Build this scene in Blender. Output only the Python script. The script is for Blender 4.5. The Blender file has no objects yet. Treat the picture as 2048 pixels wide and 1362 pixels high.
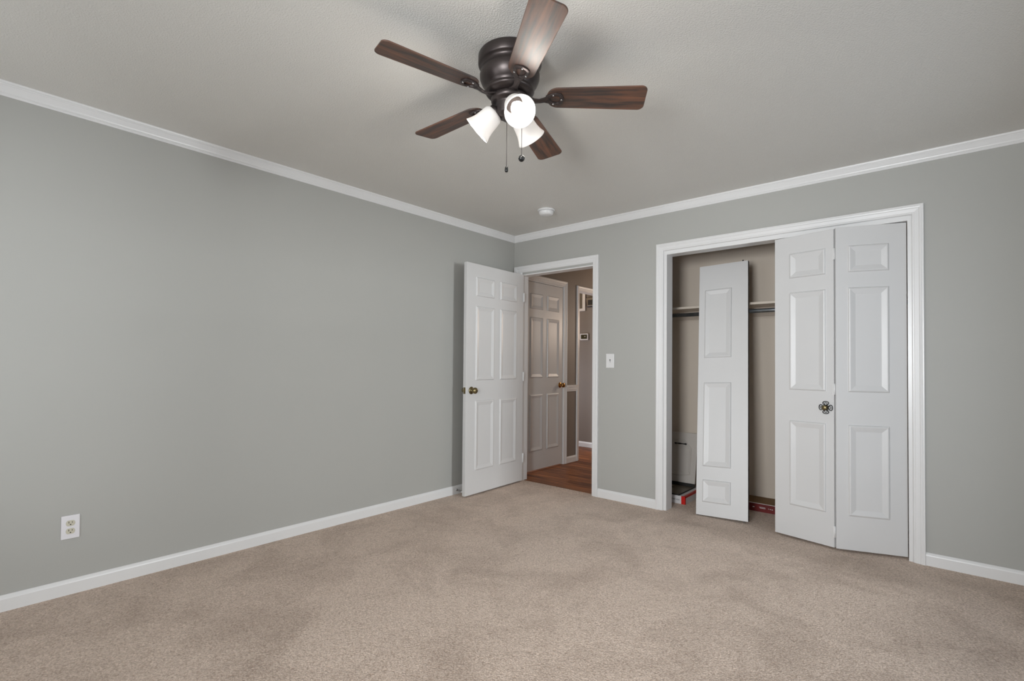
import bpy, bmesh, math, random
from mathutils import Vector, Matrix
random.seed(7)
S = bpy.context.scene
COL = S.collection
R = math.radians
PI = math.pi

# ------------------------------------------------------------------ camera
cam_d = bpy.data.cameras.new('camera')
cam = bpy.data.objects.new('camera', cam_d)
COL.objects.link(cam)
S.camera = cam
yaw, pitch, roll = -0.712, 0.0177, 0.0084
fw = Vector((math.cos(pitch)*math.sin(yaw), math.cos(pitch)*math.cos(yaw), math.sin(pitch)))
rt = Vector((math.cos(yaw), -math.sin(yaw), 0))
up = rt.cross(fw)
rt2 = math.cos(roll)*rt + math.sin(roll)*up
up2 = -math.sin(roll)*rt + math.cos(roll)*up
M = Matrix((rt2, up2, -fw)).transposed().to_4x4()
M.translation = Vector((3.2862, -3.8309, 1.1586))
cam.matrix_world = M
cam_d.sensor_fit = 'HORIZONTAL'
cam_d.sensor_width = 36.0
cam_d.lens = 1001.4/2048*36.0
cam_d.shift_y = 28.53/2048
cam_d.clip_start = 0.02

# ------------------------------------------------------------------ colour management, world, daylight
S.view_settings.view_transform = 'Standard'
S.view_settings.look = 'None'
S.view_settings.gamma = 1.0
S.view_settings.use_curve_mapping = False
S.view_settings.exposure = 0.07
S.cycles.use_denoising = True
S.cycles.max_bounces = 12
S.cycles.diffuse_bounces = 8
S.cycles.sample_clamp_indirect = 8.0

W = bpy.data.worlds.new('world')
S.world = W
W.use_nodes = True
bgn = W.node_tree.nodes['Background']
bgn.inputs['Color'].default_value = (0.78, 0.88, 1.0, 1)
bgn.inputs['Strength'].default_value = 0.7

def area(name, loc, rot, sx, sy, power, color, spread=180):
    l = bpy.data.lights.new(name, 'AREA')
    l.shape = 'RECTANGLE'; l.size = sx; l.size_y = sy
    l.energy = power; l.color = color; l.spread = R(spread)
    o = bpy.data.objects.new(name, l)
    o.location = loc; o.rotation_euler = rot
    COL.objects.link(o)
    return o

RX = 3.665         # right wall
RY = -4.55         # rear wall
H = 2.44
# daylight: bright patch outdoors seen through the right window, sky through the windows, plus added rear fills
area('daylight_right', (8.6, -1.0, 1.55), (0, R(90), 0), 1.7, 0.75, 250, (0.95, 0.99, 1.0))
area('rear_flash_fill', (2.85, RY-0.8, 1.35), (R(90), 0, R(17)), 1.0, 1.1, 51, (0.96, 0.985, 1.0), 95)  # added fill in place of a camera flash, reaches into the closet
area('rear_left_fill', (1.1, RY-0.25, 1.3), (R(90), 0, 0), 1.0, 1.2, 17, (0.97, 0.985, 1.0))  # added fill to lift the ceiling and carpet at left
def portal(name, loc, rot, sx, sy):
    o = area(name, loc, rot, sx, sy, 1, (1, 1, 1)); o.data.cycles.is_portal = True
portal('sky_portal_right', (RX+0.13, -1.83, 1.11), (0, R(90), 0), 1.98, 2.74)
portal('sky_portal_rear_left', (1.1, RY-0.13, 1.35), (R(90), 0, 0), 1.2, 1.4)
portal('sky_portal_rear', (2.925, RY-0.13, 1.35), (R(90), 0, 0), 1.3, 1.4)

# ------------------------------------------------------------------ materials
def nodes(m):
    m.use_nodes = True
    nt = m.node_tree
    return nt, nt.nodes, nt.links, nt.nodes['Principled BSDF']

def mat(name, color, rough=0.5, metal=0.0, bump=0.0, bscale=200.0, var=0.0, vscale=3.0, spec=0.5, coat=0.0):
    m = bpy.data.materials.new(name)
    nt, N, L, P = nodes(m)
    P.inputs['Roughness'].default_value = rough
    P.inputs['Metallic'].default_value = metal
    P.inputs['Specular IOR Level'].default_value = spec
    P.inputs['Coat Weight'].default_value = coat
    tc = N.new('ShaderNodeTexCoord')
    nz = N.new('ShaderNodeTexNoise'); nz.inputs['Scale'].default_value = vscale
    nz.inputs['Detail'].default_value = 4
    L.new(tc.outputs['Object'], nz.inputs['Vector'])
    rp = N.new('ShaderNodeValToRGB')
    c = Vector(color)
    rp.color_ramp.elements[0].position = 0.3
    rp.color_ramp.elements[1].position = 0.7
    rp.color_ramp.elements[0].color = (*(c*(1-var)), 1)
    rp.color_ramp.elements[1].color = (*(c*(1+var)), 1)
    L.new(nz.outputs['Fac'], rp.inputs['Fac'])
    L.new(rp.outputs['Color'], P.inputs['Base Color'])
    if bump > 0:
        n2 = N.new('ShaderNodeTexNoise'); n2.inputs['Scale'].default_value = bscale
        n2.inputs['Detail'].default_value = 3
        L.new(tc.outputs['Object'], n2.inputs['Vector'])
        b = N.new('ShaderNodeBump'); b.inputs['Strength'].default_value = bump
        b.inputs['Distance'].default_value = 0.002
        L.new(n2.outputs['Fac'], b.inputs['Height'])
        L.new(b.outputs['Normal'], P.inputs['Normal'])
    return m

def carpet_mat():
    m = bpy.data.materials.new('carpet')
    nt, N, L, P = nodes(m)
    P.inputs['Roughness'].default_value = 0.95
    P.inputs['Specular IOR Level'].default_value = 0.1
    P.inputs['Sheen Weight'].default_value = 0.15
    tc = N.new('ShaderNodeTexCoord')
    # pile tufts
    v = N.new('ShaderNodeTexVoronoi'); v.inputs['Scale'].default_value = 150
    nd = N.new('ShaderNodeTexNoise'); nd.inputs['Scale'].default_value = 90; nd.inputs['Detail'].default_value = 2
    mixv = N.new('ShaderNodeMixRGB'); mixv.inputs['Fac'].default_value = 0.012
    L.new(tc.outputs['Object'], nd.inputs['Vector'])
    L.new(tc.outputs['Object'], mixv.inputs['Color1'])
    L.new(nd.outputs['Color'], mixv.inputs['Color2'])
    L.new(mixv.outputs['Color'], v.inputs['Vector'])
    tr = N.new('ShaderNodeValToRGB')
    tr.color_ramp.elements[0].position = 0.1; tr.color_ramp.elements[0].color = (1.06, 1.05, 1.04, 1)
    tr.color_ramp.elements[1].position = 0.95; tr.color_ramp.elements[1].color = (0.62, 0.57, 0.52, 1)
    L.new(v.outputs['Distance'], tr.inputs['Fac'])
    # individual yarn tone
    tone = N.new('ShaderNodeValToRGB')
    tone.color_ramp.elements[0].color = (0.78, 0.76, 0.74, 1)
    tone.color_ramp.elements[1].color = (1.12, 1.12, 1.12, 1)
    L.new(v.outputs['Color'], tone.inputs['Fac'])
    # trodden / brushed patches
    n1 = N.new('ShaderNodeTexNoise'); n1.inputs['Scale'].default_value = 2.6; n1.inputs['Detail'].default_value = 5
    n1.inputs['Roughness'].default_value = 0.62; n1.inputs['Distortion'].default_value = 0.6
    L.new(tc.outputs['Object'], n1.inputs['Vector'])
    pr = N.new('ShaderNodeValToRGB')
    pr.color_ramp.elements[0].position = 0.36; pr.color_ramp.elements[0].color = (0.60, 0.492, 0.418, 1)
    pr.color_ramp.elements[1].position = 0.56; pr.color_ramp.elements[1].color = (0.745, 0.622, 0.538, 1)
    L.new(n1.outputs['Fac'], pr.inputs['Fac'])
    m1 = N.new('ShaderNodeMixRGB'); m1.blend_type = 'MULTIPLY'; m1.inputs['Fac'].default_value = 1
    m2 = N.new('ShaderNodeMixRGB'); m2.blend_type = 'MULTIPLY'; m2.inputs['Fac'].default_value = 1
    L.new(pr.outputs['Color'], m1.inputs['Color1']); L.new(tr.outputs['Color'], m1.inputs['Color2'])
    L.new(m1.outputs['Color'], m2.inputs['Color1']); L.new(tone.outputs['Color'], m2.inputs['Color2'])
    L.new(m2.outputs['Color'], P.inputs['Base Color'])
    inv = N.new('ShaderNodeMath'); inv.operation = 'MULTIPLY'; inv.inputs[1].default_value = -1
    L.new(v.outputs['Distance'], inv.inputs[0])
    b = N.new('ShaderNodeBump'); b.inputs['Strength'].default_value = 0.7; b.inputs['Distance'].default_value = 0.006
    L.new(inv.outputs[0], b.inputs['Height'])
    L.new(b.outputs['Normal'], P.inputs['Normal'])
    return m

def ceiling_mat():
    m = bpy.data.materials.new('textured_ceiling_paint')
    nt, N, L, P = nodes(m)
    P.inputs['Base Color'].default_value = (0.68, 0.67, 0.635, 1)
    P.inputs['Roughness'].default_value = 0.42
    tc = N.new('ShaderNodeTexCoord')
    n = N.new('ShaderNodeTexNoise'); n.inputs['Scale'].default_value = 150; n.inputs['Detail'].default_value = 3
    L.new(tc.outputs['Object'], n.inputs['Vector'])
    r = N.new('ShaderNodeValToRGB')
    r.color_ramp.elements[0].position = 0.42; r.color_ramp.elements[1].position = 0.66
    L.new(n.outputs['Fac'], r.inputs['Fac'])
    b = N.new('ShaderNodeBump'); b.inputs['Strength'].default_value = 0.34; b.inputs['Distance'].default_value = 0.003
    L.new(r.outputs['Color'], b.inputs['Height'])
    L.new(b.outputs['Normal'], P.inputs['Normal'])
    return m

def wood_mat(name, dark, light, axis='X', sc=(1.2, 14, 14), rough=0.35, planks=None, spec=0.5):
    m = bpy.data.materials.new(name)
    nt, N, L, P = nodes(m)
    P.inputs['Roughness'].default_value = rough
    P.inputs['Specular IOR Level'].default_value = spec
    tc = N.new('ShaderNodeTexCoord')
    mp = N.new('ShaderNodeMapping'); mp.inputs['Scale'].default_value = sc
    L.new(tc.outputs['Object'], mp.inputs['Vector'])
    n = N.new('ShaderNodeTexNoise'); n.inputs['Scale'].default_value = 2.2; n.inputs['Detail'].default_value = 6
    n.inputs['Roughness'].default_value = 0.6; n.inputs['Distortion'].default_value = 0.5
    L.new(mp.outputs['Vector'], n.inputs['Vector'])
    r = N.new('ShaderNodeValToRGB')
    r.color_ramp.elements[0].position = 0.38; r.color_ramp.elements[0].color = (*dark, 1)
    r.color_ramp.elements[1].position = 0.66; r.color_ramp.elements[1].color = (*light, 1)
    L.new(n.outputs['Fac'], r.inputs['Fac'])
    out = r.outputs['Color']
    if planks:
        br = N.new('ShaderNodeTexBrick')
        br.inputs['Scale'].default_value = 1.0
        br.inputs['Brick Width'].default_value = planks[0]
        br.inputs['Row Height'].default_value = planks[1]
        br.inputs['Mortar Size'].default_value = 0.0012
        br.inputs['Color1'].default_value = (0.75, 0.75, 0.75, 1)
        br.inputs['Color2'].default_value = (1.2, 1.2, 1.2, 1)
        br.inputs['Mortar'].default_value = (0.3, 0.3, 0.3, 1)
        L.new(tc.outputs['Object'], br.inputs['Vector'])
        mx = N.new('ShaderNodeMixRGB'); mx.blend_type = 'MULTIPLY'; mx.inputs['Fac'].default_value = 1
        L.new(out, mx.inputs['Color1']); L.new(br.outputs['Color'], mx.inputs['Color2'])
        out = mx.outputs['Color']
    L.new(out, P.inputs['Base Color'])
    return m

def frosted_glass():
    m = bpy.data.materials.new('frosted_white_glass')
    nt, N, L, P = nodes(m)
    P.inputs['Base Color'].default_value = (0.86, 0.84, 0.82, 1)
    P.inputs['Roughness'].default_value = 0.3
    t = N.new('ShaderNodeBsdfTranslucent'); t.inputs['Color'].default_value = (0.9, 0.88, 0.86, 1)
    mx = N.new('ShaderNodeMixShader'); mx.inputs['Fac'].default_value = 0.22
    out = N['Material Output']
    L.new(P.outputs[0], mx.inputs[1]); L.new(t.outputs[0], mx.inputs[2])
    L.new(mx.outputs[0], out.inputs['Surface'])
    return m

def pane_mat():
    m = bpy.data.materials.new('window_glass')
    nt, N, L, P = nodes(m)
    t = N.new('ShaderNodeBsdfTransparent')
    g = N.new('ShaderNodeBsdfGlossy'); g.inputs['Roughness'].default_value = 0.02
    mx = N.new('ShaderNodeMixShader'); mx.inputs['Fac'].default_value = 0.06
    L.new(t.outputs[0], mx.inputs[1]); L.new(g.outputs[0], mx.inputs[2])
    L.new(mx.outputs[0], N['Material Output'].inputs['Surface'])
    return m

def emit_mat(name, color, strength):
    m = bpy.data.materials.new(name)
    nt, N, L, P = nodes(m)
    P.inputs['Base Color'].default_value = (*color, 1)
    P.inputs['Emission Color'].default_value = (*color, 1)
    P.inputs['Emission Strength'].default_value = strength
    return m

WALL = mat('grey_wall_paint', (0.405, 0.405, 0.385), 0.55, bump=0.08, bscale=160, var=0.012, vscale=1.5, spec=0.35)
CLOSET = mat('beige_closet_paint', (0.575, 0.505, 0.43), 0.7, bump=0.05, bscale=120, var=0.02, vscale=2)
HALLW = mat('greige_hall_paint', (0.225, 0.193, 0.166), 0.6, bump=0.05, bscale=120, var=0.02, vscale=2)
CEIL = ceiling_mat()
CARPET = carpet_mat()
WHITE = mat('white_door_paint', (0.62, 0.62, 0.62), 0.36, bump=0.03, bscale=60, var=0.008, vscale=4)
TRIM = mat('white_trim_paint', (0.73, 0.73, 0.73), 0.3, bump=0.04, bscale=40, var=0.01, vscale=5)
EDGE = mat('dark_door_edge', (0.055, 0.045, 0.038), 0.7, var=0.3, vscale=30)  # dark brown tone on the loose leaf's edges
FLOORW = wood_mat('hall_wood_floor', (0.14, 0.040, 0.012), (0.42, 0.155, 0.05), sc=(1.0, 10, 10), rough=0.42, spec=0.3, planks=(0.9, 0.075))
BLADE = wood_mat('dark_walnut_blade', (0.012, 0.008, 0.007), (0.135, 0.050, 0.022), sc=(1.3, 17, 17), rough=0.6, spec=0.8)
BLADE.node_tree.nodes['Principled BSDF'].inputs['Coat Weight'].default_value = 0.3
BLADE.node_tree.nodes['Principled BSDF'].inputs['Coat Roughness'].default_value = 0.5
BRONZE = mat('oil_rubbed_bronze', (0.055, 0.044, 0.042), 0.36, metal=0.65, var=0.15, vscale=8)
BRASS = mat('antique_brass', (0.22, 0.18, 0.095), 0.32, metal=1.0, var=0.35, vscale=60)
BRASS2 = mat('polished_brass', (0.42, 0.22, 0.07), 0.25, metal=1.0, var=0.2, vscale=60)
BLACKM = mat('black_iron', (0.012, 0.012, 0.012), 0.35, metal=0.3)
CHROME = mat('chrome_spring', (0.5, 0.5, 0.5), 0.25, metal=1.0)
SHADE = frosted_glass()
PANE = pane_mat()
BULB = emit_mat('lit_bulb', (1.0, 0.97, 0.93), 2.6)
PLAST = mat('white_plastic', (0.70, 0.70, 0.70), 0.3)
PLATE = mat('white_cover_plate', (0.74, 0.73, 0.76), 0.3)
IVORY = mat('ivory_plastic', (0.55, 0.52, 0.42), 0.35)
DARK = mat('dark_slot', (0.01, 0.009, 0.008), 0.6)
STEEL = mat('grey_steel_pipe', (0.22, 0.24, 0.26), 0.32, metal=0.9, var=0.25, vscale=14)
SHELFM = mat('cream_shelf_paint', (0.60, 0.53, 0.45), 0.5)
CARTW = mat('white_carton_board', (0.62, 0.60, 0.61), 0.6, var=0.02)
CARTR = mat('red_carton_print', (0.52, 0.012, 0.008), 0.35)
CARTM = mat('maroon_carton_print', (0.125, 0.008, 0.008), 0.4, var=0.25, vscale=9)
CARTB = mat('brown_carton_top', (0.17, 0.08, 0.014), 0.6, var=0.2, vscale=6)
TRAY = mat('dark_brown_tray', (0.13, 0.105, 0.075), 0.35, var=0.2, vscale=9)
INK = mat('dark_ink', (0.03, 0.03, 0.035), 0.6)
MAROON = mat('dark_maroon_case', (0.022, 0.006, 0.005), 0.3)
LCD = mat('dark_display', (0.05, 0.045, 0.02), 0.2)
GREYL = mat('grey_louvre', (0.30, 0.27, 0.22), 0.5)

# ------------------------------------------------------------------ mesh helpers
class MB:
    def __init__(s):
        s.bm = bmesh.new()
    def box(s, x0, x1, y0, y1, z0, z1, mi=0):
        vs = [s.bm.verts.new((x, y, z)) for x in (x0, x1) for y in (y0, y1) for z in (z0, z1)]
        for f in ((0, 1, 3, 2), (4, 6, 7, 5), (0, 4, 5, 1), (2, 3, 7, 6), (0, 2, 6, 4), (1, 5, 7, 3)):
            fc = s.bm.faces.new([vs[i] for i in f]); fc.material_index = mi
        return s
    def grid(s, rings, close_u=True, cap0=True, cap1=True, mi=0, smooth=False):
        rv = [[s.bm.verts.new(p) for p in r] for r in rings]
        n = len(rv[0])
        for a, b in zip(rv[:-1], rv[1:]):
            for i in range(n if close_u else n-1):
                j = (i+1) % n
                f = s.bm.faces.new((a[i], a[j], b[j], b[i])); f.material_index = mi; f.smooth = smooth
        if cap0: 
            f = s.bm.faces.new(list(reversed(rv[0]))); f.material_index = mi
        if cap1:
            f = s.bm.faces.new(rv[-1]); f.material_index = mi
        return s
    def lathe(s, prof, origin=(0, 0, 0), axis=(0, 0, 1), seg=40, mi=0, caps=(True, True), smooth=True):
        a = Vector(axis).normalized()
        t = Vector((1, 0, 0)) if abs(a.x) < 0.9 else Vector((0, 1, 0))
        u = a.cross(t).normalized(); w = a.cross(u)
        o = Vector(origin)
        rings = [[o + a*h + (u*math.cos(2*PI*i/seg) + w*math.sin(2*PI*i/seg))*max(r, 1e-5) for i in range(seg)] for r, h in prof]
        return s.grid(rings, True, caps[0], caps[1], mi, smooth)
    def tube(s, pts, r, seg=10, closed=False, mi=0, radii=None):
        pts = [Vector(p) for p in pts]; n = len(pts)
        rings = []
        prev = None
        for i, p in enumerate(pts):
            a = pts[(i-1) % n] if (closed or i > 0) else p
            b = pts[(i+1) % n] if (closed or i < n-1) else p
            d = (b-a).normalized()
            if prev is None:
                t = Vector((0, 0, 1)) if abs(d.z) < 0.9 else Vector((1, 0, 0))
                u = d.cross(t).normalized()
            else:
                u = (prev - d*prev.dot(d)).normalized()
            prev = u
            w = d.cross(u)
            rr = radii[i] if radii else r
            rings.append([p + (u*math.cos(2*PI*k/seg)+w*math.sin(2*PI*k/seg))*rr for k in range(seg)])
        if closed:
            rings.append(rings[0])
            return s.grid(rings, True, False, False, mi, True)
        return s.grid(rings, True, True, True, mi, True)
    def prism(s, pts, h0, h1, axis='z', mi=0):
        def P(p, h):
            if axis == 'z': return (p[0], p[1], h)
            if axis == 'y': return (p[0], h, p[1])
            return (h, p[0], p[1])
        return s.grid([[P(p, h0) for p in pts], [P(p, h1) for p in pts]], True, True, True, mi)
    def build(s, name, mats, parent=None, matrix=None, bevel=0.0, weld=True, sharp=None):
        if weld: bmesh.ops.remove_doubles(s.bm, verts=s.bm.verts, dist=1e-6)
        bmesh.ops.recalc_face_normals(s.bm, faces=s.bm.faces)
        me = bpy.data.meshes.new(name)
        s.bm.to_mesh(me); s.bm.free()
        if not isinstance(mats, (list, tuple)): mats = [mats]
        for m in mats: me.materials.append(m)
        o = bpy.data.objects.new(name, me)
        COL.objects.link(o)
        if parent is not None: o.parent = parent
        if matrix is not None: o.matrix_local = matrix
        if bevel > 0:
            b = o.modifiers.new('bevel', 'BEVEL'); b.width = bevel; b.segments = 2
            b.limit_method = 'ANGLE'; b.angle_limit = R(50)
        return o

def empty(name, loc=(0, 0, 0), matrix=None):
    o = bpy.data.objects.new(name, None)
    COL.objects.link(o)
    if matrix is not None: o.matrix_world = matrix
    else: o.location = loc
    o.empty_display_size = 0.05
    return o

def tag(o, label=None, cat=None, group=None, kind=None):
    if label: o['label'] = label
    if cat: o['category'] = cat
    if group: o['group'] = group
    if kind: o['kind'] = kind
    return o

def struct(o, label, cat):
    return tag(o, label, cat, kind='structure')

def frame_matrix(origin, xdir, ydir, zdir):
    m = Matrix((Vector(xdir), Vector(ydir), Vector(zdir))).transposed().to_4x4()
    m.translation = Vector(origin)
    return m

# ------------------------------------------------------------------ room shell
WT = 0.10                       # wall thickness
# openings in the back wall
EX0, EX1, EZ = 0.095, 0.935, 2.045     # entry doorway rough opening
CX0, CX1, CZ = 1.575, 3.155, 2.075     # closet rough opening
CBY = 0.72                             # closet back wall
CLX, CRX = 1.30, 3.40                  # closet side walls

m = MB()
m.box(-0.12, EX0, 0, WT, 0, H); m.box(EX0, EX1, 0, WT, EZ, H)
m.box(EX1, CX0, 0, WT, 0, H); m.box(CX0, CX1, 0, WT, CZ, H); m.box(CX1, RX, 0, WT, 0, H)
struct(m.build('wall_back', WALL), 'grey painted back wall with the doorway and closet opening', 'wall')
struct(MB().box(-0.12, 0, RY, 0, 0, H).build('wall_left', WALL), 'long bare grey wall on the left with one outlet', 'wall')

# right wall with window opening, rear wall with window opening
def window_wall(name, along, fixed0, fixed1, a0, a1, w0, w1, z0, z1, label):
    m = MB()
    def B(p0, p1, q0, q1):
        if along == 'y': m.box(fixed0, fixed1, p0, p1, q0, q1)
        else: m.box(p0, p1, fixed0, fixed1, q0, q1)
    B(a0, w0, 0, H); B(w1, a1, 0, H); B(w0, w1, 0, z0); B(w0, w1, z1, H)
    struct(m.build(name, WALL), label, 'wall')
WR = (-3.2, -0.46, 0.12, 2.1)
WB = (2.3, 3.55, 0.65, 2.05)
window_wall('wall_right', 'y', RX, RX+0.12, RY, 0.1, WR[0], WR[1], WR[2], WR[3], 'grey right wall with a window beside the closet')
WL = (0.5, 1.7, 0.65, 2.05)
m = MB(); ya, yb = RY-0.12, RY
m.box(-0.12, WL[0], ya, yb, 0, H); m.box(WL[1], WB[0], ya, yb, 0, H); m.box(WB[1], RX+0.12, ya, yb, 0, H)
for w in (WL, WB):
    m.box(w[0], w[1], ya, yb, 0, w[2]); m.box(w[0], w[1], ya, yb, w[3], H)
struct(m.build('wall_rear', WALL), 'grey wall with two added windows behind the viewer', 'wall')

def window(name, along, f_in, f_out, w0, w1, z0, z1, label):
    root = empty(name); struct(root, label, 'window')
    def B(m, p0, p1, q0, q1, d0, d1):
        if along == 'y': m.box(d0, d1, p0, p1, q0, q1)
        else: m.box(p0, p1, d0, d1, q0, q1)
    sgn = 1 if f_out > f_in else -1
    fr = MB(); t = 0.045
    a, b = sorted((f_in+sgn*0.05, f_in+sgn*0.1))
    B(fr, w0, w0+t, z0, z1, a, b); B(fr, w1-t, w1, z0, z1, a, b)
    B(fr, w0+t, w1-t, z0, z0+t, a, b); B(fr, w0+t, w1-t, z1-t, z1, a, b)
    zc = (z0+z1)/2; B(fr, w0+t, w1-t, zc-0.02, zc+0.02, a, b)
    fr.build('window_frame', TRIM, root)
    gl = MB(); c = f_in+sgn*0.075
    a2, b2 = sorted((c-0.002, c+0.002)); B(gl, w0+t, w1-t, z0+t, z1-t, a2, b2)
    gl.build('window_pane', PANE, root)
    cs = MB(); d0, d1 = sorted((f_in, f_in-sgn*0.016)); k = 0.06
    B(cs, w0-k, w0, z0-k, z1+k, d0, d1); B(cs, w1, w1+k, z0-k, z1+k, d0, d1)
    B(cs, w0, w1, z0-k, z0, d0, d1); B(cs, w0, w1, z1, z1+k, d0, d1)
    cs.build('window_casing', TRIM, root)
window('window_1', 'y', RX, RX+0.12, *WR, 'white sash window in the right wall')
window('window_2', 'x', RY, RY-0.12, *WB, 'unseen white sash window added at the right of the rear wall for the flash-like fill')
window('window_3', 'x', RY, RY-0.12, *WL, 'unseen white sash window added at the left of the rear wall for fill light')

# floor and ceilings
m = MB(); m.box(-0.12, RX, RY, 0.045, -0.03, 0); m.box(CLX, CRX, 0.045, CBY+0.05, -0.03, 0)
struct(m.build('floor', CARPET), 'beige cut pile carpet covering bedroom and closet floor', 'carpet')
m = MB(); m.box(-2.2, CLX, 0.045, 3.2, -0.035, -0.004)
struct(m.build('floor_hall', FLOORW), 'reddish brown wood plank floor in the hallway', 'floor')
struct(MB().box(-0.12, RX+0.12, RY-0.12, WT, H, H+0.08).build('ceiling', CEIL), 'white orange-peel textured bedroom ceiling', 'ceiling')
struct(MB().box(CLX, CRX, WT, CBY+0.1, H, H+0.08).build('ceiling_closet', CLOSET), 'ceiling inside the closet', 'ceiling')
struct(MB().box(-2.2, CLX, WT, 3.2, H, H+0.08).build('ceiling_hall', HALLW), 'ceiling of the hallway', 'ceiling')

# closet inside walls
m = MB(); m.box(CLX-0.05, CRX+0.05, CBY, CBY+0.08, 0, H)
struct(m.build('wall_closet_back', CLOSET), 'beige back wall inside the closet', 'wall')
struct(MB().box(CLX-0.08, CLX, WT, CBY+0.08, 0, H).build('wall_closet_left', CLOSET), 'beige left side wall inside the closet', 'wall')
struct(MB().box(CRX, CRX+0.08, WT, CBY+0.08, 0, H).build('wall_closet_right', CLOSET), 'beige right side wall inside the closet', 'wall')
struct(MB().box(CLX, CRX, WT, WT+0.006, CZ, H).build('wall_closet_header', CLOSET), 'inner face of the closet header', 'wall')

# hall walls: x = HX plane on the left with a closed door and an open doorway
HX = -0.062
HD0, HD1 = 0.245, 0.958      # closed hall door
HO0, HO1 = 1.285, 2.12       # open doorway
m = MB()
m.box(HX-0.1, HX, WT, HD0-0.02, 0, H); m.box(HX-0.1, HX, HD0-0.02, HD1+0.02, 2.06, H)
m.box(HX-0.1, HX, HD1+0.02, HO0, 0, H); m.box(HX-0.1, HX, HO0, HO1, 2.06, H); m.box(HX-0.1, HX, HO1, 3.2, 0, H)
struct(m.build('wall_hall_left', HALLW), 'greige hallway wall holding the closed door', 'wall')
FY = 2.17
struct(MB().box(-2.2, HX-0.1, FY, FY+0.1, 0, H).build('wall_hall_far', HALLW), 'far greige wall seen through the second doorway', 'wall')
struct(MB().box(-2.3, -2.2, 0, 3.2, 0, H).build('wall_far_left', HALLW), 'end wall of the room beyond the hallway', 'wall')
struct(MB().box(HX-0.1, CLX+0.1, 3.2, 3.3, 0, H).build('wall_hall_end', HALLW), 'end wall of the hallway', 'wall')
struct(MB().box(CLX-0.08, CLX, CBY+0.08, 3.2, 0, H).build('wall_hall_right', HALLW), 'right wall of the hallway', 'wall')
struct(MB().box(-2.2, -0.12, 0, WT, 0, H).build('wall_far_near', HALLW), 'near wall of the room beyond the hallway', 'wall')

# ------------------------------------------------------------------ mouldings
CROWN = [(0, -0.064), (0.005, -0.064), (0.008, -0.058), (0.008, -0.053), (0.006, -0.049), (0.009, -0.046),
         (0.0115, -0.036), (0.0155, -0.026), (0.0205, -0.0185), (0.0225, -0.0185), (0.0225, -0.012), (0.027, -0.010), (0.029, -0.004), (0.029, 0)]
def crown(name, p0, p1, n, t0, t1, label):
    """p0,p1 corner points on the wall line, n inward normal, t along direction mitre signs"""
    p0, p1, n = Vector((*p0, 0)), Vector((*p1, 0)), Vector((*n, 0))
    d = (p1-p0).normalized()
    rings = [[p0 + d*a*t0 + n*a + Vector((0, 0, H+z)) for a, z in CROWN],
             [p1 + d*a*t1 + n*a + Vector((0, 0, H+z)) for a, z in CROWN]]
    o = MB().grid(rings).build(name, TRIM)
    struct(o, label, 'crown moulding')
crown('trim_1', (0, RY), (0, 0), (1, 0), 1, -1, 'white crown moulding along the left wall')
crown('trim_2', (0, 0), (RX, 0), (0, -1), 1, -1, 'white crown moulding along the back wall')
crown('trim_3', (RX, 0), (RX, RY), (-1, 0), 1, -1, 'white crown moulding along the right wall')
crown('trim_4', (RX, RY), (0, RY), (0, 1), 1, -1, 'white crown moulding along the rear wall')

BASE = [(0, 0), (0.012, 0), (0.012, 0.056), (0.010, 0.062), (0.006, 0.070), (0.003, 0.074), (0, 0.074)]
def baseboard(name, p0, p1, n, label, t0=0, t1=0):
    p0, p1, n = Vector((*p0, 0)), Vector((*p1, 0)), Vector((*n, 0))
    d = (p1-p0).normalized()
    rings = [[p0 + d*a*t0 + n*a + Vector((0, 0, z)) for a, z in BASE],
             [p1 + d*a*t1 + n*a + Vector((0, 0, z)) for a, z in BASE]]
    struct(MB().grid(rings).build(name, TRIM), label, 'baseboard')
baseboard('baseboard_left', (0, RY), (0, -0.02), (1, 0), 'white baseboard along the left wall', 1, 0)
baseboard('baseboard_back', (0.987, 0), (1.526, 0), (0, -1), 'short white baseboard between doorway and closet')
baseboard('baseboard_back.001', (3.2, 0), (RX, 0), (0, -1), 'white baseboard right of the closet', 0, -1)
baseboard('baseboard_right', (RX, 0), (RX, RY), (-1, 0), 'white baseboard along the right wall', 1, -1)
baseboard('baseboard_rear', (RX, RY), (0, RY), (0, 1), 'white baseboard along the rear wall', 1, -1)
baseboard('baseboard_hall', (HX, 1.022), (HX, 1.232), (1, 0), 'short white baseboard beside the closed hallway door')
baseboard('baseboard_far', (-2.2, FY), (HX-0.1, FY), (0, -1), 'white baseboard of the far wall beyond the hallway')

CASE = [(0, 0), (0, 0.016), (0.003, 0.0185), (0.008, 0.0185), (0.011, 0.0165), (0.014, 0.0175), (0.020, 0.016), (0.024, 0.0125),
        (0.044, 0.0105), (0.047, 0.0085), (0.052, 0.0085), (0.055, 0.006), (0.057, 0.0)]
def casing(name, o_l, o_r, zt, w, plane, n, label, extra=None, zb=0.0, wl=None):
    """mitred three sided casing. plane: function (a, z, d) -> xyz"""
    k = w/0.057
    kl = (wl or w)/0.057
    rings = []
    for (a, z, da, dz) in ((o_l, zb, kl, 0), (o_l, zt, kl, -k), (o_r, zt, -k, -k), (o_r, zb, -k, 0)):
        rings.append([plane(a+u*da, z+u*dz, d) for u, d in CASE])
    m = MB().grid(rings)
    if extra: extra(m)
    struct(m.build(name, TRIM), label, 'door casing')
back_plane = lambda a, z, d: (a, -d, z)
def entry_jamb(m):
    m.box(EX0, 0.105, 0.0, WT, 0, 2.035); m.box(0.925, EX1, 0.0, WT, 0, 2.035); m.box(EX0, EX1, 0.0, WT, 2.035, EZ)
casing('trim_5', 0.012, 0.987, 2.127, 0.063, back_plane, None, 'white casing and jamb around the open bedroom doorway', entry_jamb, wl=0.098)
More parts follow.
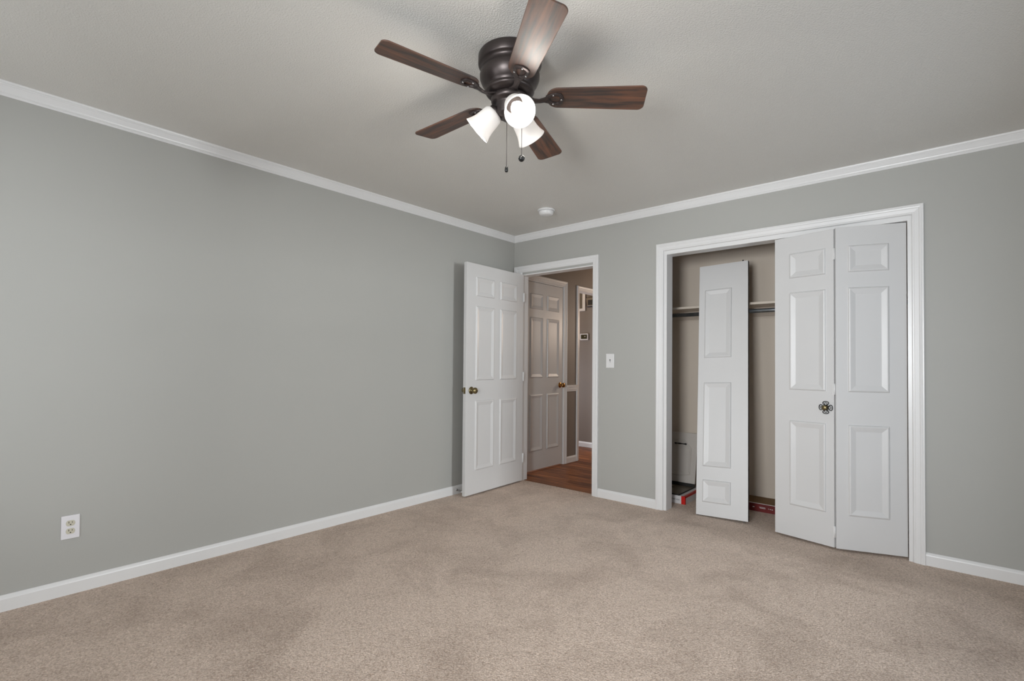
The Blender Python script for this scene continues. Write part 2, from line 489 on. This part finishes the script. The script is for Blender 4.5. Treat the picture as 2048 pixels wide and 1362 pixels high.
def closet_jamb(m):
    m.box(CX0, 1.608, 0.004, WT+0.012, 0, 2.043); m.box(3.122, CX1, 0.004, WT+0.012, 0, 2.043); m.box(CX0, CX1, 0.004, WT+0.012, 2.043, CZ)
casing('trim_6', 1.526, 3.2, 2.131, 0.058, back_plane, None, 'wide white casing and jamb around the closet opening', closet_jamb)
hall_plane = lambda a, z, d: (HX+d, a, z)
def hall_jamb(m):
    m.box(HX-0.1, HX, HD0-0.02, HD0-0.004, 0, 2.06); m.box(HX-0.1, HX, HD1+0.004, HD1+0.02, 0, 2.06); m.box(HX-0.1, HX, HD0-0.02, HD1+0.02, 2.048, 2.06)
casing('trim_7', HD0-0.062, HD1+0.062, 2.118, 0.057, hall_plane, None, 'white casing around the closed hallway door', hall_jamb)
def hall_jamb2(m):
    m.box(HX-0.1, HX, HO0-0.002, HO0+0.012, 0, 2.06); m.box(HX-0.1, HX, HO1-0.012, HO1, 0, 2.06); m.box(HX-0.1, HX, HO0, HO1, 2.048, 2.06)
casing('trim_8', HO0-0.052, HO1+0.052, 2.105, 0.055, hall_plane, None, 'white casing around the second open doorway', hall_jamb2)
m = MB()
for z0, z1, d in ((0.838, 0.858, 0.010), (0.858, 0.888, 0.016), (0.888, 0.912, 0.022)):
    m.box(HX, HX+d, 1.022, 1.232, z0, z1)
struct(m.build('trim_9', TRIM), 'white chair rail on the hallway wall', 'chair rail')

# ------------------------------------------------------------------ panel doors
PAN = [(0.0, 0.0), (0.004, -0.0075), (0.010, -0.0098), (0.013, -0.0092), (0.038, -0.0014), (0.041, -0.0008)]
def panel_leaf(w, h, t, cols, rows, two_sided=True, edge_mi=0):
    """front face at y=0 facing -y, body to y=+t. cols: x ranges, rows: z ranges"""
    m = MB(); bm = m.bm
    xs = sorted({0, w, *[v for c in cols for v in c]}); zs = sorted({0, h, *[v for r in rows for v in r]})
    def side(y, sg):
        for i in range(len(xs)-1):
            for j in range(len(zs)-1):
                x0, x1, z0, z1 = xs[i], xs[i+1], zs[j], zs[j+1]
                is_pan = (x0, x1) in cols and (z0, z1) in rows
                if not is_pan:
                    bm.faces.new([bm.verts.new((x, y, z)) for x, z in ((x0, z0), (x1, z0), (x1, z1), (x0, z1))])
                else:
                    prev = None
                    for o, d in PAN:
                        ring = [bm.verts.new((x, y - sg*d, z)) for x, z in ((x0+o, z0+o), (x1-o, z0+o), (x1-o, z1-o), (x0+o, z1-o))]
                        if prev:
                            for k in range(4):
                                bm.faces.new((prev[k], prev[(k+1) % 4], ring[(k+1) % 4], ring[k]))
                        prev = ring
                    bm.faces.new(prev)
    side(0.0, -1); side(t, 1)
    # edges of the slab
    for i in range(len(xs)-1):
        for z in (0, h):
            f = bm.faces.new([bm.verts.new(p) for p in ((xs[i], 0, z), (xs[i+1], 0, z), (xs[i+1], t, z), (xs[i], t, z))]); f.material_index = edge_mi
    for j in range(len(zs)-1):
        for x in (0, w):
            f = bm.faces.new([bm.verts.new(p) for p in ((x, 0, zs[j]), (x, 0, zs[j+1]), (x, t, zs[j+1]), (x, t, zs[j]))]); f.material_index = edge_mi
    return m

def sd(*a): return [tuple(x) for x in a]
SIXROWS = sd((0.205, 0.815), (0.995, 1.650), (1.740, 1.908))

def ball_knob(parent, name, pos, axis, material, s=1.0, latch=True):
    prof = [(0.001, 0), (0.031*s, 0), (0.033*s, 0.003*s), (0.030*s, 0.007*s), (0.020*s, 0.010*s), (0.012*s, 0.014*s), (0.011*s, 0.024*s),
            (0.016*s, 0.029*s), (0.024*s, 0.034*s), (0.0275*s, 0.043*s), (0.0265*s, 0.053*s), (0.021*s, 0.060*s), (0.012*s, 0.063*s), (0.001, 0.064*s)]
    return MB().lathe(prof, pos, axis, 32).build(name, material, parent)

# open bedroom door: face towards +x, free edge near the viewer
F = Vector((0.170, -0.823, 0.014)); Hh = Vector((0.138, -0.015, 0.014))
dx = (Hh-F); DW = dx.length; dx.normalize()
ny = Vector((0, 0, 1)).cross(dx)                  # points away from face (-x side)
if ny.x > 0: ny = -ny
door = empty('door_1', matrix=frame_matrix(F, dx, ny, (0, 0, 1)))
struct(door, 'white six-panel bedroom door standing open against the left wall', 'door')
leaf = panel_leaf(DW, 2.024, 0.035, sd((0.118, 0.364), (0.452, 0.698)), SIXROWS).build('door_leaf', WHITE, door, bevel=0.0015)
kz = 0.908
ball_knob(door, 'door_knob', (0.066, 0, kz), (0, -1, 0), BRASS)
ball_knob(door, 'door_knob', (0.066, 0.035, kz), (0, 1, 0), BRASS)
m = MB().box(-0.0015, 0.001, 0.006, 0.029, kz-0.028, kz+0.028); m.box(-0.009, 0, 0.011, 0.024, kz-0.010, kz+0.010)
m.build('latch_plate', BRASS, door)
for z in (0.22, 1.02, 1.80):
    mm = MB().tube([(DW+0.004, -0.004, z-0.045), (DW+0.004, -0.004, z+0.045)], 0.006, 12)
    mm.box(DW-0.002, DW+0.012, -0.001, 0.002, z-0.044, z+0.044)
    mm.build('hinge', TRIM, door)

# closed hall door (face towards +x)
hd = empty('door_2', matrix=frame_matrix((HX-0.004, HD0, 0.012), (0, 1, 0), (-1, 0, 0), (0, 0, 1)))
struct(hd, 'closed white six-panel door in the hallway', 'door')
hw = HD1-HD0
panel_leaf(hw, 2.03, 0.035, sd((0.103, 0.325), (0.406, 0.630)), SIXROWS).build('door_leaf', WHITE, hd, bevel=0.0015)
ball_knob(hd, 'door_knob', (hw-0.055, 0, 0.905), (0, -1, 0), BRASS2)

# closet bifold: two hinged leaves at the right of the opening
BROWS = sd((0.212, 0.778), (0.985, 1.640), (1.738, 1.905))
A1, B1 = Vector((2.397, -0.006, 0.014)), Vector((2.756, -0.087, 0.014))
A2, B2 = Vector((2.768, -0.0950, 0.014)), Vector((3.117, 0.030, 0.014))
bf = empty('door_3', B2)
struct(bf, 'white folding closet door half open, two hinged three-panel leaves', 'door')
def leaf_matrix(A, B):
    d = (B-A).normalized(); n = Vector((0, 0, 1)).cross(d)
    if n.y < 0: n = -n
    mm = frame_matrix(A - B2, d, n, (0, 0, 1))
    return mm, (B-A).length
m1, w1 = leaf_matrix(A1, B1); m2, w2 = leaf_matrix(A2, B2)
L1 = panel_leaf(w1, 2.022, 0.033, sd((0.098, 0.322)), BROWS).build('door_leaf', WHITE, bf, m1, bevel=0.0015)
L2 = panel_leaf(w2, 2.025, 0.033, sd((0.066, 0.281)), BROWS).build('door_leaf', WHITE, bf, m2, bevel=0.0015)
for z in (0.10, 1.00, 1.86):
    mm = MB().box(-0.014, 0.006, 0.010, 0.016, z-0.035, z+0.035)
    mm.tube([(-0.006, 0.008, z-0.036), (-0.006, 0.008, z+0.036)], 0.0045, 10)
    mm.build('hinge', TRIM, bf, m2)
# ornamental knob on the first leaf
kn = MB()
cx, cz = 0.322, 0.880
for k in range(4):
    a0 = k*PI/2
    pts = []
    for i in range(28):
        t = 2*PI*i/28
        rr = 0.0265 + 0.0125*math.cos(t); ww = 0.0165*math.sin(t)*(1+0.25*math.cos(t))
        pts.append((cx+rr*math.cos(a0)-ww*math.sin(a0), -0.004, cz+rr*math.sin(a0)+ww*math.cos(a0)))
    kn.tube(pts, 0.0026, 8, closed=True)
    pts = []
    for i in range(20):
        t = 2*PI*i/20
        rr = 0.0235 + 0.0075*math.cos(t); ww = 0.0075*math.sin(t)
        pts.append((cx+rr*math.cos(a0)-ww*math.sin(a0), -0.004, cz+rr*math.sin(a0)+ww*math.cos(a0)))
    kn.tube(pts, 0.0018, 8, closed=True)
ko = kn.build('knob_backplate', BLACKM, bf, m1)
kb = MB().lathe([(0.001, 0), (0.017, 0), (0.018, 0.004), (0.010, 0.008), (0.009, 0.016), (0.014, 0.020), (0.0165, 0.026), (0.014, 0.031), (0.007, 0.033), (0.001, 0.0335)], (cx, 0, cz), (0, -1, 0), 32)
kb.build('door_knob', BRASS, bf, m1)

# loose bifold leaf leaning inside the closet, upside down
LH = 2.0
zr = Vector((-0.0427, 0.1525, 0.9874)).normalized()
xr = Vector((0.998, 0.048, 0.036)); xr = (xr - zr*xr.dot(zr)).normalized(); yr = zr.cross(xr)
lv = empty('bifold_door_leaf', matrix=frame_matrix((1.8245, 0.058, 0.006), xr, yr, zr))
tag(lv, 'loose white three-panel bifold leaf leaning upside down inside the closet opening', 'door panel')
panel_leaf(0.376, LH, 0.034, sd((0.047, 0.255)), sd((0.10, 0.268), (0.37, 1.025), (1.225, 1.790)), edge_mi=1).build('leaf_panel', [WHITE, EDGE], lv, bevel=0.0012)
mm = MB().lathe([(0.004, 0), (0.004, 0.012)], (0.345, 0.015, -0.014), (0, 0, 1), 12); mm.build('pivot_pin', CHROME, lv)
mm = MB().lathe([(0.006, 0), (0.006, 0.010), (0.003, 0.014)], (0.335, 0.015, LH), (0, 0, 1), 12); mm.build('pivot_pin', BLACKM, lv)

# ------------------------------------------------------------------ closet fittings and contents
m = MB().box(CLX, CRX, 0.425, CBY, 1.645, 1.664)
sh = m.build('closet_shelf', SHELFM, bevel=0.001)
tag(sh, 'cream painted shelf board across the closet above the rod', 'shelf')
m = MB().box(CLX, CRX, CBY-0.018, CBY, 1.575, 1.645); m.build('shelf_cleat', CLOSET, sh)
rod = MB().tube([(CLX, 0.377, 1.588), (CRX, 0.377, 1.588)], 0.0165, 24).build('closet_rod', STEEL)
tag(rod, 'grey metal pipe hanging rod under the closet shelf', 'closet rod')

# white carton with red corner
ct = MB()
x0, x1, y0, y1, ht = 1.305, 1.655, 0.274, 0.690, 0.066
ct.box(x0, x1, y0, y1, 0.0, ht)
carton = ct.build('carton', CARTW, bevel=0.0012)
carton['label'] = 'flat white carton with a red corner on the closet floor at left'; carton['category'] = 'box'
rb = MB(); e = 0.0008
rb.box(x1-0.034, x1+e, y0-e, y0+0.0004, 0, ht+e); rb.box(x1-0.020, x1+e, y0-e, y1, ht-0.0004, ht+e); rb.box(x1-0.0004, x1+e, y0-e, y1, ht-0.014, ht+e)
rb.box(x1-0.0004, x1+e, y0-e, y0+0.012, 0, ht)
rb.build('red_band', CARTR, carton)
def text_mesh(name, body, size, material, parent, matrix, align='LEFT'):
    c = bpy.data.curves.new(name, 'FONT'); c.body = body; c.size = size; c.extrude = 0.0002; c.align_x = align; c.resolution_u = 3
    t = bpy.data.objects.new(name, c); COL.objects.link(t)
    dg = bpy.context.evaluated_depsgraph_get()
    me = bpy.data.meshes.new_from_object(t.evaluated_get(dg))
    bpy.data.objects.remove(t)
    me.materials.clear(); me.materials.append(material)
    o = bpy.data.objects.new(name, me); COL.objects.link(o)
    o.parent = parent; o.matrix_local = matrix
    return o
text_mesh('printed_text', 'MADE IN THE USA', 0.018, INK, carton, frame_matrix((x1-0.048, y0-0.001, 0.027), (1, 0, 0), (0, 0, 1), (0, -1, 0)), 'RIGHT')
# dark framed tray on the carton
ty = MB()
ty.box(1.305, 1.598, 0.278, 0.640, ht+0.001, ht+0.008)
tray = ty.build('tray', TRAY)
tag(tray, 'dark brown flat tray with black edges lying on the white carton', 'tray')
tb = MB()
tb.box(1.305, 1.602, 0.274, 0.279, ht+0.001, ht+0.0105); tb.box(1.598, 1.602, 0.279, 0.640, ht+0.001, ht+0.0105)
tb.box(1.305, 1.602, 0.600, 0.640, ht+0.008, ht+0.036)
tb.build('tray_rim', DARK, tray, bevel=0.001)
MB().prism([(1.44+0.03*math.cos(t*PI/8)*(1 if abs(math.cos(t*PI/8)) > .1 else 1), 0.50+0.014*math.sin(t*PI/8)) for t in range(16)], ht+0.0078, ht+0.0086).build('tray_slot', DARK, tray)
# white cabinet door leaning on the tray
zc0 = ht+0.037
lean = math.atan2(0.075, 0.44)
cd = empty('cabinet_door', matrix=frame_matrix((1.262, 0.606, zc0), (1, 0, 0), (0, math.cos(lean), -math.sin(lean)), (0, math.sin(lean), math.cos(lean))))
tag(cd, 'small white cabinet door with arched panel leaning on the closet back wall', 'cabinet door')
CABW = mat('off_white_cabinet_paint', (0.50, 0.465, 0.43), 0.45)
m = MB().box(0, 0.345, 0, 0.016, 0, 0.445); m.build('door_panel', CABW, cd, bevel=0.002)
def arch(ins):
    a, b, c, d = 0.045+ins, 0.300-ins, 0.060+ins, 0.385-ins
    pts = [(a, c+0.015)] + [(a+(b-a)*i/8, c+0.015-0.018*math.sin(PI*i/8)) for i in range(1, 8)] + [(b, c+0.015)]
    pts += [(b, d-0.075), (b-0.055, d-0.015), (b-0.075, d), (a+0.075, d), (a+0.055, d-0.015), (a, d-0.075)]
    return pts
p_out, p_in, p_f = arch(0), arch(0.004), arch(0.022)
m = MB().grid([[(x, 0.0, z) for x, z in p_out], [(x, -0.0045, z) for x, z in p_in], [(x, -0.0012, z) for x, z in p_f]], True, False, True)
m.build('raised_panel', CABW, cd)
hm = MB(); hx, hz = 0.197, 0.342
hm.tube([(hx-0.048, 0, hz), (hx-0.048, -0.018, hz), (hx-0.040, -0.024, hz), (hx-0.02, -0.026, hz), (hx, -0.027, hz), (hx+0.02, -0.026, hz), (hx+0.040, -0.024, hz), (hx+0.048, -0.018, hz), (hx+0.048, 0, hz)],
        0.004, 10, radii=[.007, .0065, .005, .0045, .0075, .0045, .005, .0065, .007])
hm.lathe([(0.001, 0), (0.009, 0), (0.008, 0.004), (0.001, 0.005)], (hx-0.048, -0.0005, hz), (0, -1, 0), 16)
hm.lathe([(0.001, 0), (0.009, 0), (0.008, 0.004), (0.001, 0.005)], (hx+0.048, -0.0005, hz), (0, -1, 0), 16)
hm.build('pull_handle', BLACKM, cd)

# red-sided flooring carton
x0, x1, y0, y1 = 2.02, 2.95, 0.484, 0.715
rc = MB().box(x0, x1, y0, y1, 0, 0.064).build('carton', CARTM, bevel=0.001)
tag(rc, 'long dark red carton with brown top on the closet floor at the back', 'box')
MB().box(x0+0.002, x1-0.002, y0+0.014, y1-0.002, 0.0638, 0.0652).build('carton_lid', CARTB, rc)
MB().box(x0, x1, y0-0.0008, y0+0.010, 0.0622, 0.0648).build('white_edge_line', CARTW, rc)
for (a, z, l, h) in ((2.168, 0.036, 0.045, 0.0025), (2.173, 0.029, 0.042, 0.0035), (2.120, 0.030, 0.014, 0.006), (2.234, 0.031, 0.005, 0.004), (2.246, 0.030, 0.008, 0.005), (2.259, 0.029, 0.009, 0.005)):
    MB().box(a, a+l, y0-0.0008, y0+0.0002, z, z+h).build('printed_mark', CARTW, rc)

# ------------------------------------------------------------------ wall plates and small fittings
def rounded_plate(w, h, t, r=0.004):
    return MB().box(-w/2, w/2, -t, 0, -h/2, h/2)
# duplex outlet on the left wall (faces +x): local x -> -y... use matrix
om = frame_matrix((0.0, -3.366, 0.331), (0, 1, 0), (-1, 0, 0), (0, 0, 1))
ot = empty('electrical_outlet', matrix=om)
tag(ot, 'white duplex outlet plate with ivory sockets low on the left wall', 'outlet')
rounded_plate(0.071, 0.115, 0.006).build('cover_plate', PLATE, ot, bevel=0.0025)
for zc in (0.0195, -0.0195):
    pts = []
    for i in range(40):
        t = 2*PI*i/40; pts.append((0.0175*math.cos(t), zc + max(-0.0135, min(0.0135, 0.0175*math.sin(t)))))
    rc_ = MB().prism(pts, -0.008, -0.003, 'y').build('receptacle', IVORY, ot, bevel=0.0006)
    sl = MB().box(-0.0078, -0.0053, -0.0084, -0.0076, zc+0.000, zc+0.009); sl.box(0.0053, 0.0075, -0.0084, -0.0076, zc+0.001, zc+0.008)
    sl.lathe([(0.0028, 0), (0.0028, 0.0008)], (0, -0.0076, zc-0.0065), (0, -1, 0), 14)
    sl.build('socket_slots', DARK, rc_)
MB().lathe([(0.003, 0), (0.003, 0.001), (0.001, 0.0014)], (0, -0.006, 0), (0, -1, 0), 14).build('screw', PLATE, ot)

# light switch on the back wall
sw = empty('light_switch', (1.103, 0, 1.190))
tag(sw, 'white single toggle light switch on the wall right of the doorway', 'light switch')
rounded_plate(0.078, 0.122, 0.006).build('switch_plate', PLAST, sw, bevel=0.0025)
MB().box(-0.005, 0.005, -0.0066, -0.005, -0.012, 0.012).build('toggle_slot', DARK, sw)
m = MB().grid([[(-0.0035, -0.005, -0.009), (0.0035, -0.005, -0.009), (0.0035, -0.005, 0.004), (-0.0035, -0.005, 0.004)],
               [(-0.003, -0.017, -0.013), (0.003, -0.017, -0.013), (0.003, -0.017, -0.005), (-0.003, -0.017, -0.005)]])
m.build('toggle', PLAST, sw)
for z in (0.030, -0.030):
    MB().lathe([(0.003, 0), (0.003, 0.001), (0.001, 0.0014)], (0, -0.006, z), (0, -1, 0), 12).build('screw', PLAST, sw)

# spring door stop on the left baseboard
ds = empty('door_stop', (0.012, -0.770, 0.036))
tag(ds, 'small metal spring door stop on the left baseboard behind the door', 'door stop')
MB().lathe([(0.001, 0), (0.011, 0), (0.010, 0.004), (0.005, 0.006)], (0, 0, 0), (1, 0, 0), 20).build('mounting_base', CHROME, ds)
pts = [(0.005+0.055*i/120, 0.0055*math.cos(i*2*PI/12), 0.0055*math.sin(i*2*PI/12)-0.006*(i/120)**2) for i in range(121)]
MB().tube(pts, 0.0011, 6).build('spring', CHROME, ds)
MB().lathe([(0.001, 0), (0.006, 0), (0.007, 0.004), (0.007, 0.011), (0.004, 0.014), (0.001, 0.014)], (0.060, 0, -0.006), (1, 0, 0), 16).build('rubber_tip', PLAST, ds)

# smoke detector
sdm = empty('smoke_detector', (0.785, -0.512, H))
tag(sdm, 'round white smoke detector on the ceiling near the corner', 'smoke detector')
MB().lathe([(0.001, 0), (0.072, 0), (0.072, -0.008), (0.069, -0.011), (0.001, -0.011)], (0, 0, 0), (0, 0, 1), 48).build('mounting_base', PLAST, sdm)
MB().lathe([(0.052, -0.010), (0.052, -0.015), (0.001, -0.015)], (0, 0, 0), (0, 0, 1), 48, caps=(True, True)).build('vent_gap', DARK, sdm)
MB().lathe([(0.001, -0.014), (0.060, -0.014), (0.061, -0.020), (0.058, -0.034), (0.050, -0.043), (0.035, -0.047), (0.001, -0.048)], (0, 0, 0), (0, 0, 1), 48).build('detector_cover', PLAST, sdm)

# thermostat, return-air grille, wall box in the room beyond
th = empty('thermostat', (-0.54, FY, 1.544))
tag(th, 'white thermostat with dark display on the far wall through the doorway', 'thermostat')
MB().box(-0.066, 0.066, -0.024, 0, -0.046, 0.046).build('thermostat_case', PLAST, th, bevel=0.003)
MB().box(-0.050, 0.050, -0.026, -0.020, -0.030, 0.030).build('display', LCD, th)
MB().box(0.004, 0.028, -0.0268, -0.0255, -0.004, 0.010).build('display_button', GREYL, th)
vg = empty('vent_grille', (-0.727, FY, 2.06))
tag(vg, 'white framed air grille with grey louvres high on the far wall', 'vent')
m = MB()
m.box(-0.215, -0.18, -0.018, 0, -0.15, 0.15); m.box(0.155, 0.20, -0.018, 0, -0.15, 0.15)
m.box(-0.18, 0.155, -0.018, 0, -0.15, -0.115); m.box(-0.18, 0.155, -0.018, 0, 0.115, 0.15)
m.build('grille_frame', PLAST, vg, bevel=0.002)
m = MB()
for i in range(16):
    z = -0.108 + i*0.0144
    m.grid([[(-0.18, -0.014, z-0.004), (-0.18, -0.013, z-0.005), (-0.18, -0.003, z+0.006), (-0.18, -0.004, z+0.007)],
            [(0.155, -0.014, z-0.004), (0.155, -0.013, z-0.005), (0.155, -0.003, z+0.006), (0.155, -0.004, z+0.007)]])
m.box(-0.18, 0.155, -0.002, 0, -0.115, 0.115)
m.build('louvres', GREYL, vg)
wb = empty('wall_box', (-0.42, FY, 2.022))
tag(wb, 'dark maroon tapered wall box beside the air grille, half hidden by the jamb', 'wall box')
m = MB().grid([[(-0.085, 0, -0.066), (0.085, 0, -0.066), (0.085, 0, 0.07), (-0.085, 0, 0.07)],
               [(-0.062, -0.055, -0.058), (0.062, -0.055, -0.058), (0.078, -0.055, 0.064), (-0.078, -0.055, 0.064)]])
m.build('box_case', MAROON, wb, bevel=0.006)
MB().box(-0.04, 0.04, -0.0565, -0.054, -0.04, 0.03).build('front_grille', DARK, wb)

# ------------------------------------------------------------------ ceiling fan
FC = Vector((1.913, -2.268, 0))
fan = empty('ceiling_fan', (FC.x, FC.y, H))
tag(fan, 'dark bronze hugger ceiling fan with five walnut blades and three lit lamps', 'ceiling fan')
MB().lathe([(0.001, 0), (0.128, 0), (0.132, -0.006), (0.132, -0.040), (0.127, -0.046), (0.119, -0.049), (0.117, -0.062), (0.121, -0.070), (0.125, -0.082),
            (0.124, -0.098), (0.117, -0.116), (0.106, -0.132), (0.098, -0.140), (0.098, -0.146), (0.103, -0.150), (0.098, -0.158), (0.086, -0.164), (0.001, -0.164)],
           (0.008, -0.010, 0), (0, 0, 1), 64).build('motor_housing', BRONZE, fan)
MB().lathe([(0.001, -0.162), (0.074, -0.164), (0.078, -0.170), (0.078, -0.186), (0.070, -0.191), (0.060, -0.193), (0.056, -0.200), (0.056, -0.238), (0.050, -0.246),
            (0.030, -0.250), (0.026, -0.262), (0.012, -0.268), (0.001, -0.269)], (0, 0, 0), (0, 0, 1), 48).build('switch_housing', BRONZE, fan)
BZ = -0.167          # blade centre height under the ceiling
def blade_mesh():
    r0, r1 = 0.155, 0.564
    pts = []
    def w(r): return 0.054 + (0.065-0.054)*(r-r0)/(r1-r0)
    cr = 0.026
    def corner(cx, cy, a0, a1, rad, n=7):
        return [(cx+rad*math.cos(a0+(a1-a0)*i/n), cy+rad*math.sin(a0+(a1-a0)*i/n)) for i in range(n+1)]
    pts += corner(r1-cr-0.004, w(r1)-cr, PI/2, R(8), cr)
    pts += corner(r1-cr-0.004, -w(r1)+cr, R(-8), -PI/2, cr)
    rr = 0.048
    pts += corner(r0+rr, -w(r0)+rr, -PI/2, -PI+R(10), rr)
    pts += corner(r0+rr, w(r0)-rr, PI-R(10), PI/2, rr)
    return MB().prism(pts, -0.003, 0.003)
def iron_mesh():
    m = MB()
    path = [(0.066, 0, -0.003), (0.085, 0, -0.010), (0.105, 0, -0.016), (0.125, 0, -0.016), (0.145, 0, -0.011), (0.160, 0, -0.008)]
    wd = [0.022, 0.017, 0.012, 0.010, 0.012, 0.020]
    rings = []
    for (x, y, z), w in zip(path, wd):
        rings.append([(x, -w, z-0.003), (x, 0, z-0.0055), (x, w, z-0.003), (x, w, z+0.003), (x, -w, z+0.003)])
    m.grid(rings)
    # D shaped loop
    outer = [(0.152, -0.018), (0.170, -0.027), (0.195, -0.033), (0.214, -0.030), (0.222, -0.018), (0.226, 0), (0.222, 0.018), (0.214, 0.030), (0.195, 0.033), (0.170, 0.027), (0.152, 0.018), (0.148, 0)]
    inner = [(0.168, -0.006), (0.178, -0.014), (0.195, -0.020), (0.204, -0.018), (0.208, -0.010), (0.210, 0), (0.208, 0.010), (0.204, 0.018), (0.195, 0.020), (0.178, 0.014), (0.168, 0.006), (0.165, 0)]
    mid = [((a[0]+b[0])/2, (a[1]+b[1])/2) for a, b in zip(outer, inner)]
    rings = [[(x, y, -0.003) for x, y in outer], [(x, y, -0.009) for x, y in outer], [(x, y, -0.0115) for x, y in mid], [(x, y, -0.009) for x, y in inner], [(x, y, -0.003) for x, y in inner]]
    rings.append(rings[0])
    m.grid(rings, True, False, False)
    return m
ANG = [36.3 + 72*k for k in range(5)]
PITCH = R(-11)
TILT = Matrix.Rotation(math.atan(-0.059), 4, 'X')      # the rotor hangs slightly out of level
bl0 = ir0 = None
for k, a in enumerate(ANG):
    mtx = Matrix.Translation((0, 0, BZ)) @ TILT @ Matrix.Rotation(R(a), 4, 'Z') @ Matrix.Rotation(PITCH, 4, 'X')
    if k == 0:
        b = bl0 = blade_mesh().build('fan_blade', BLADE, fan, mtx, bevel=0.0015)
        i = ir0 = iron_mesh().build('blade_iron', BRONZE, b, Matrix.Translation((0, 0, 0)), bevel=0.001)
        sc = []
        for (x, y) in ((0.182, 0.0235), (0.182, -0.0235), (0.216, 0)):
            sc.append(MB().lathe([(0.001, 0.001), (0.0042, 0.001), (0.0036, -0.002), (0.001, -0.003)], (x, y, -0.0105), (0, 0, 1), 12).build('screw', CHROME, b))
    else:
        b = bl0.copy(); COL.objects.link(b); b.parent = fan; b.matrix_local = mtx
        for ch in (ir0, *sc):
            c = ch.copy(); COL.objects.link(c); c.parent = b; c.matrix_local = ch.matrix_local.copy()
# lamps
sh0 = None
for k, a in enumerate((328, 88, 208)):
    az = R(a)
    ax = Vector((0.090*math.cos(az), 0.090*math.sin(az), -0.078)).normalized()
    p0 = Vector((0.050*math.cos(az), 0.050*math.sin(az), -0.214))
    # local frame: z along lamp axis
    t = Vector((0, 0, 1)); xx = t.cross(ax).normalized(); yy = ax.cross(xx)
    mtx = frame_matrix(p0, xx, yy, ax)
    if k == 0:
        prof_o = [(0.030, 0.014), (0.038, 0.018), (0.043, 0.028), (0.0455, 0.045), (0.047, 0.065), (0.050, 0.085), (0.055, 0.102), (0.061, 0.116), (0.0635, 0.121)]
        prof_i = [(r-0.003, h) for r, h in reversed(prof_o)]
        s_ = MB().lathe(prof_o+[(0.062, 0.1225)]+prof_i, (0, 0, 0), (0, 0, 1), 48, caps=(False, False))
        sh0 = s_.build('lamp_shade', SHADE, fan, mtx)
        sk0 = MB().lathe([(0.001, -0.012), (0.016, -0.012), (0.017, -0.004), (0.026, 0.000), (0.033, 0.006), (0.034, 0.020), (0.031, 0.0215), (0.001, 0.0215)], (0, 0, 0), (0, 0, 1), 32).build('lamp_socket', BRONZE, sh0)
        bu0 = MB().lathe([(0.001, 0.024), (0.013, 0.026), (0.014, 0.045), (0.020, 0.060), (0.0275, 0.075), (0.0285, 0.086), (0.025, 0.098), (0.015, 0.106), (0.001, 0.109)], (0, 0, 0), (0, 0, 1), 32).build('light_bulb', BULB, sh0)
        cur = sh0
    else:
        cur = sh0.copy(); COL.objects.link(cur); cur.parent = fan; cur.matrix_local = mtx
        for ch in (sk0, bu0):
            c = ch.copy(); COL.objects.link(c); c.parent = cur; c.matrix_local = ch.matrix_local.copy()
    ld = bpy.data.lights.new('fan_bulb_glow', 'POINT'); ld.energy = 3.6; ld.color = (1.0, 0.95, 0.88); ld.shadow_soft_size = 0.03
    lo = bpy.data.objects.new('fan_bulb_glow', ld); COL.objects.link(lo)
    lo.location = FC + Vector((0, 0, H)) + p0 + ax*0.124
# pull chains
def chain(name, off, z_end, pull):
    m = MB().tube([(off[0], off[1], -0.236), (off[0], off[1], z_end-H)], 0.0011, 6)
    ch = m.build(name, BRONZE, fan)
    if pull == 'ball':
        m = MB().lathe([(0.001, -0.0135), (0.006, -0.0122), (0.0105, -0.0085), (0.013, -0.003), (0.0135, 0), (0.013, 0.003), (0.0105, 0.0085), (0.006, 0.0122), (0.001, 0.0135)], (off[0], off[1], z_end-H), (0, 0, 1), 24)
    else:
        m = MB().lathe([(0.001, -0.014), (0.005, -0.013), (0.007, -0.008), (0.0065, 0.002), (0.005, 0.010), (0.003, 0.013), (0.001, 0.014)], (off[0], off[1], z_end-H), (0, 0, 1), 20)
    m.build('chain_pull', BLACKM, ch)
rv = Vector((math.cos(yaw), -math.sin(yaw)))
chain('pull_chain', rv*-0.011 + Vector((0.035, -0.040)), 1.952, 'bob')
chain('pull_chain', rv*0.050 + Vector((0.020, -0.022)), 2.005, 'ball')

# warm lamp of the hallway and added fill points in the room beyond
def point(name, loc, power, color, r=0.25):
    l = bpy.data.lights.new(name, 'POINT'); l.energy = power; l.color = color; l.shadow_soft_size = r
    o = bpy.data.objects.new(name, l); o.location = loc; COL.objects.link(o)
point('hall_lamp', (0.8, 2.6, 1.7), 38.0, (1.0, 0.80, 0.64))
point('far_room_cool_fill', (-1.3, 0.9, 0.9), 38.0, (0.90, 0.92, 1.0))  # added cool fill for the lower far wall, no window modelled
point('far_room_warm_fill', (-1.0, 1.1, 2.25), 14.0, (1.0, 0.74, 0.48))  # added warm fill for the upper far wall, no fitting modelled
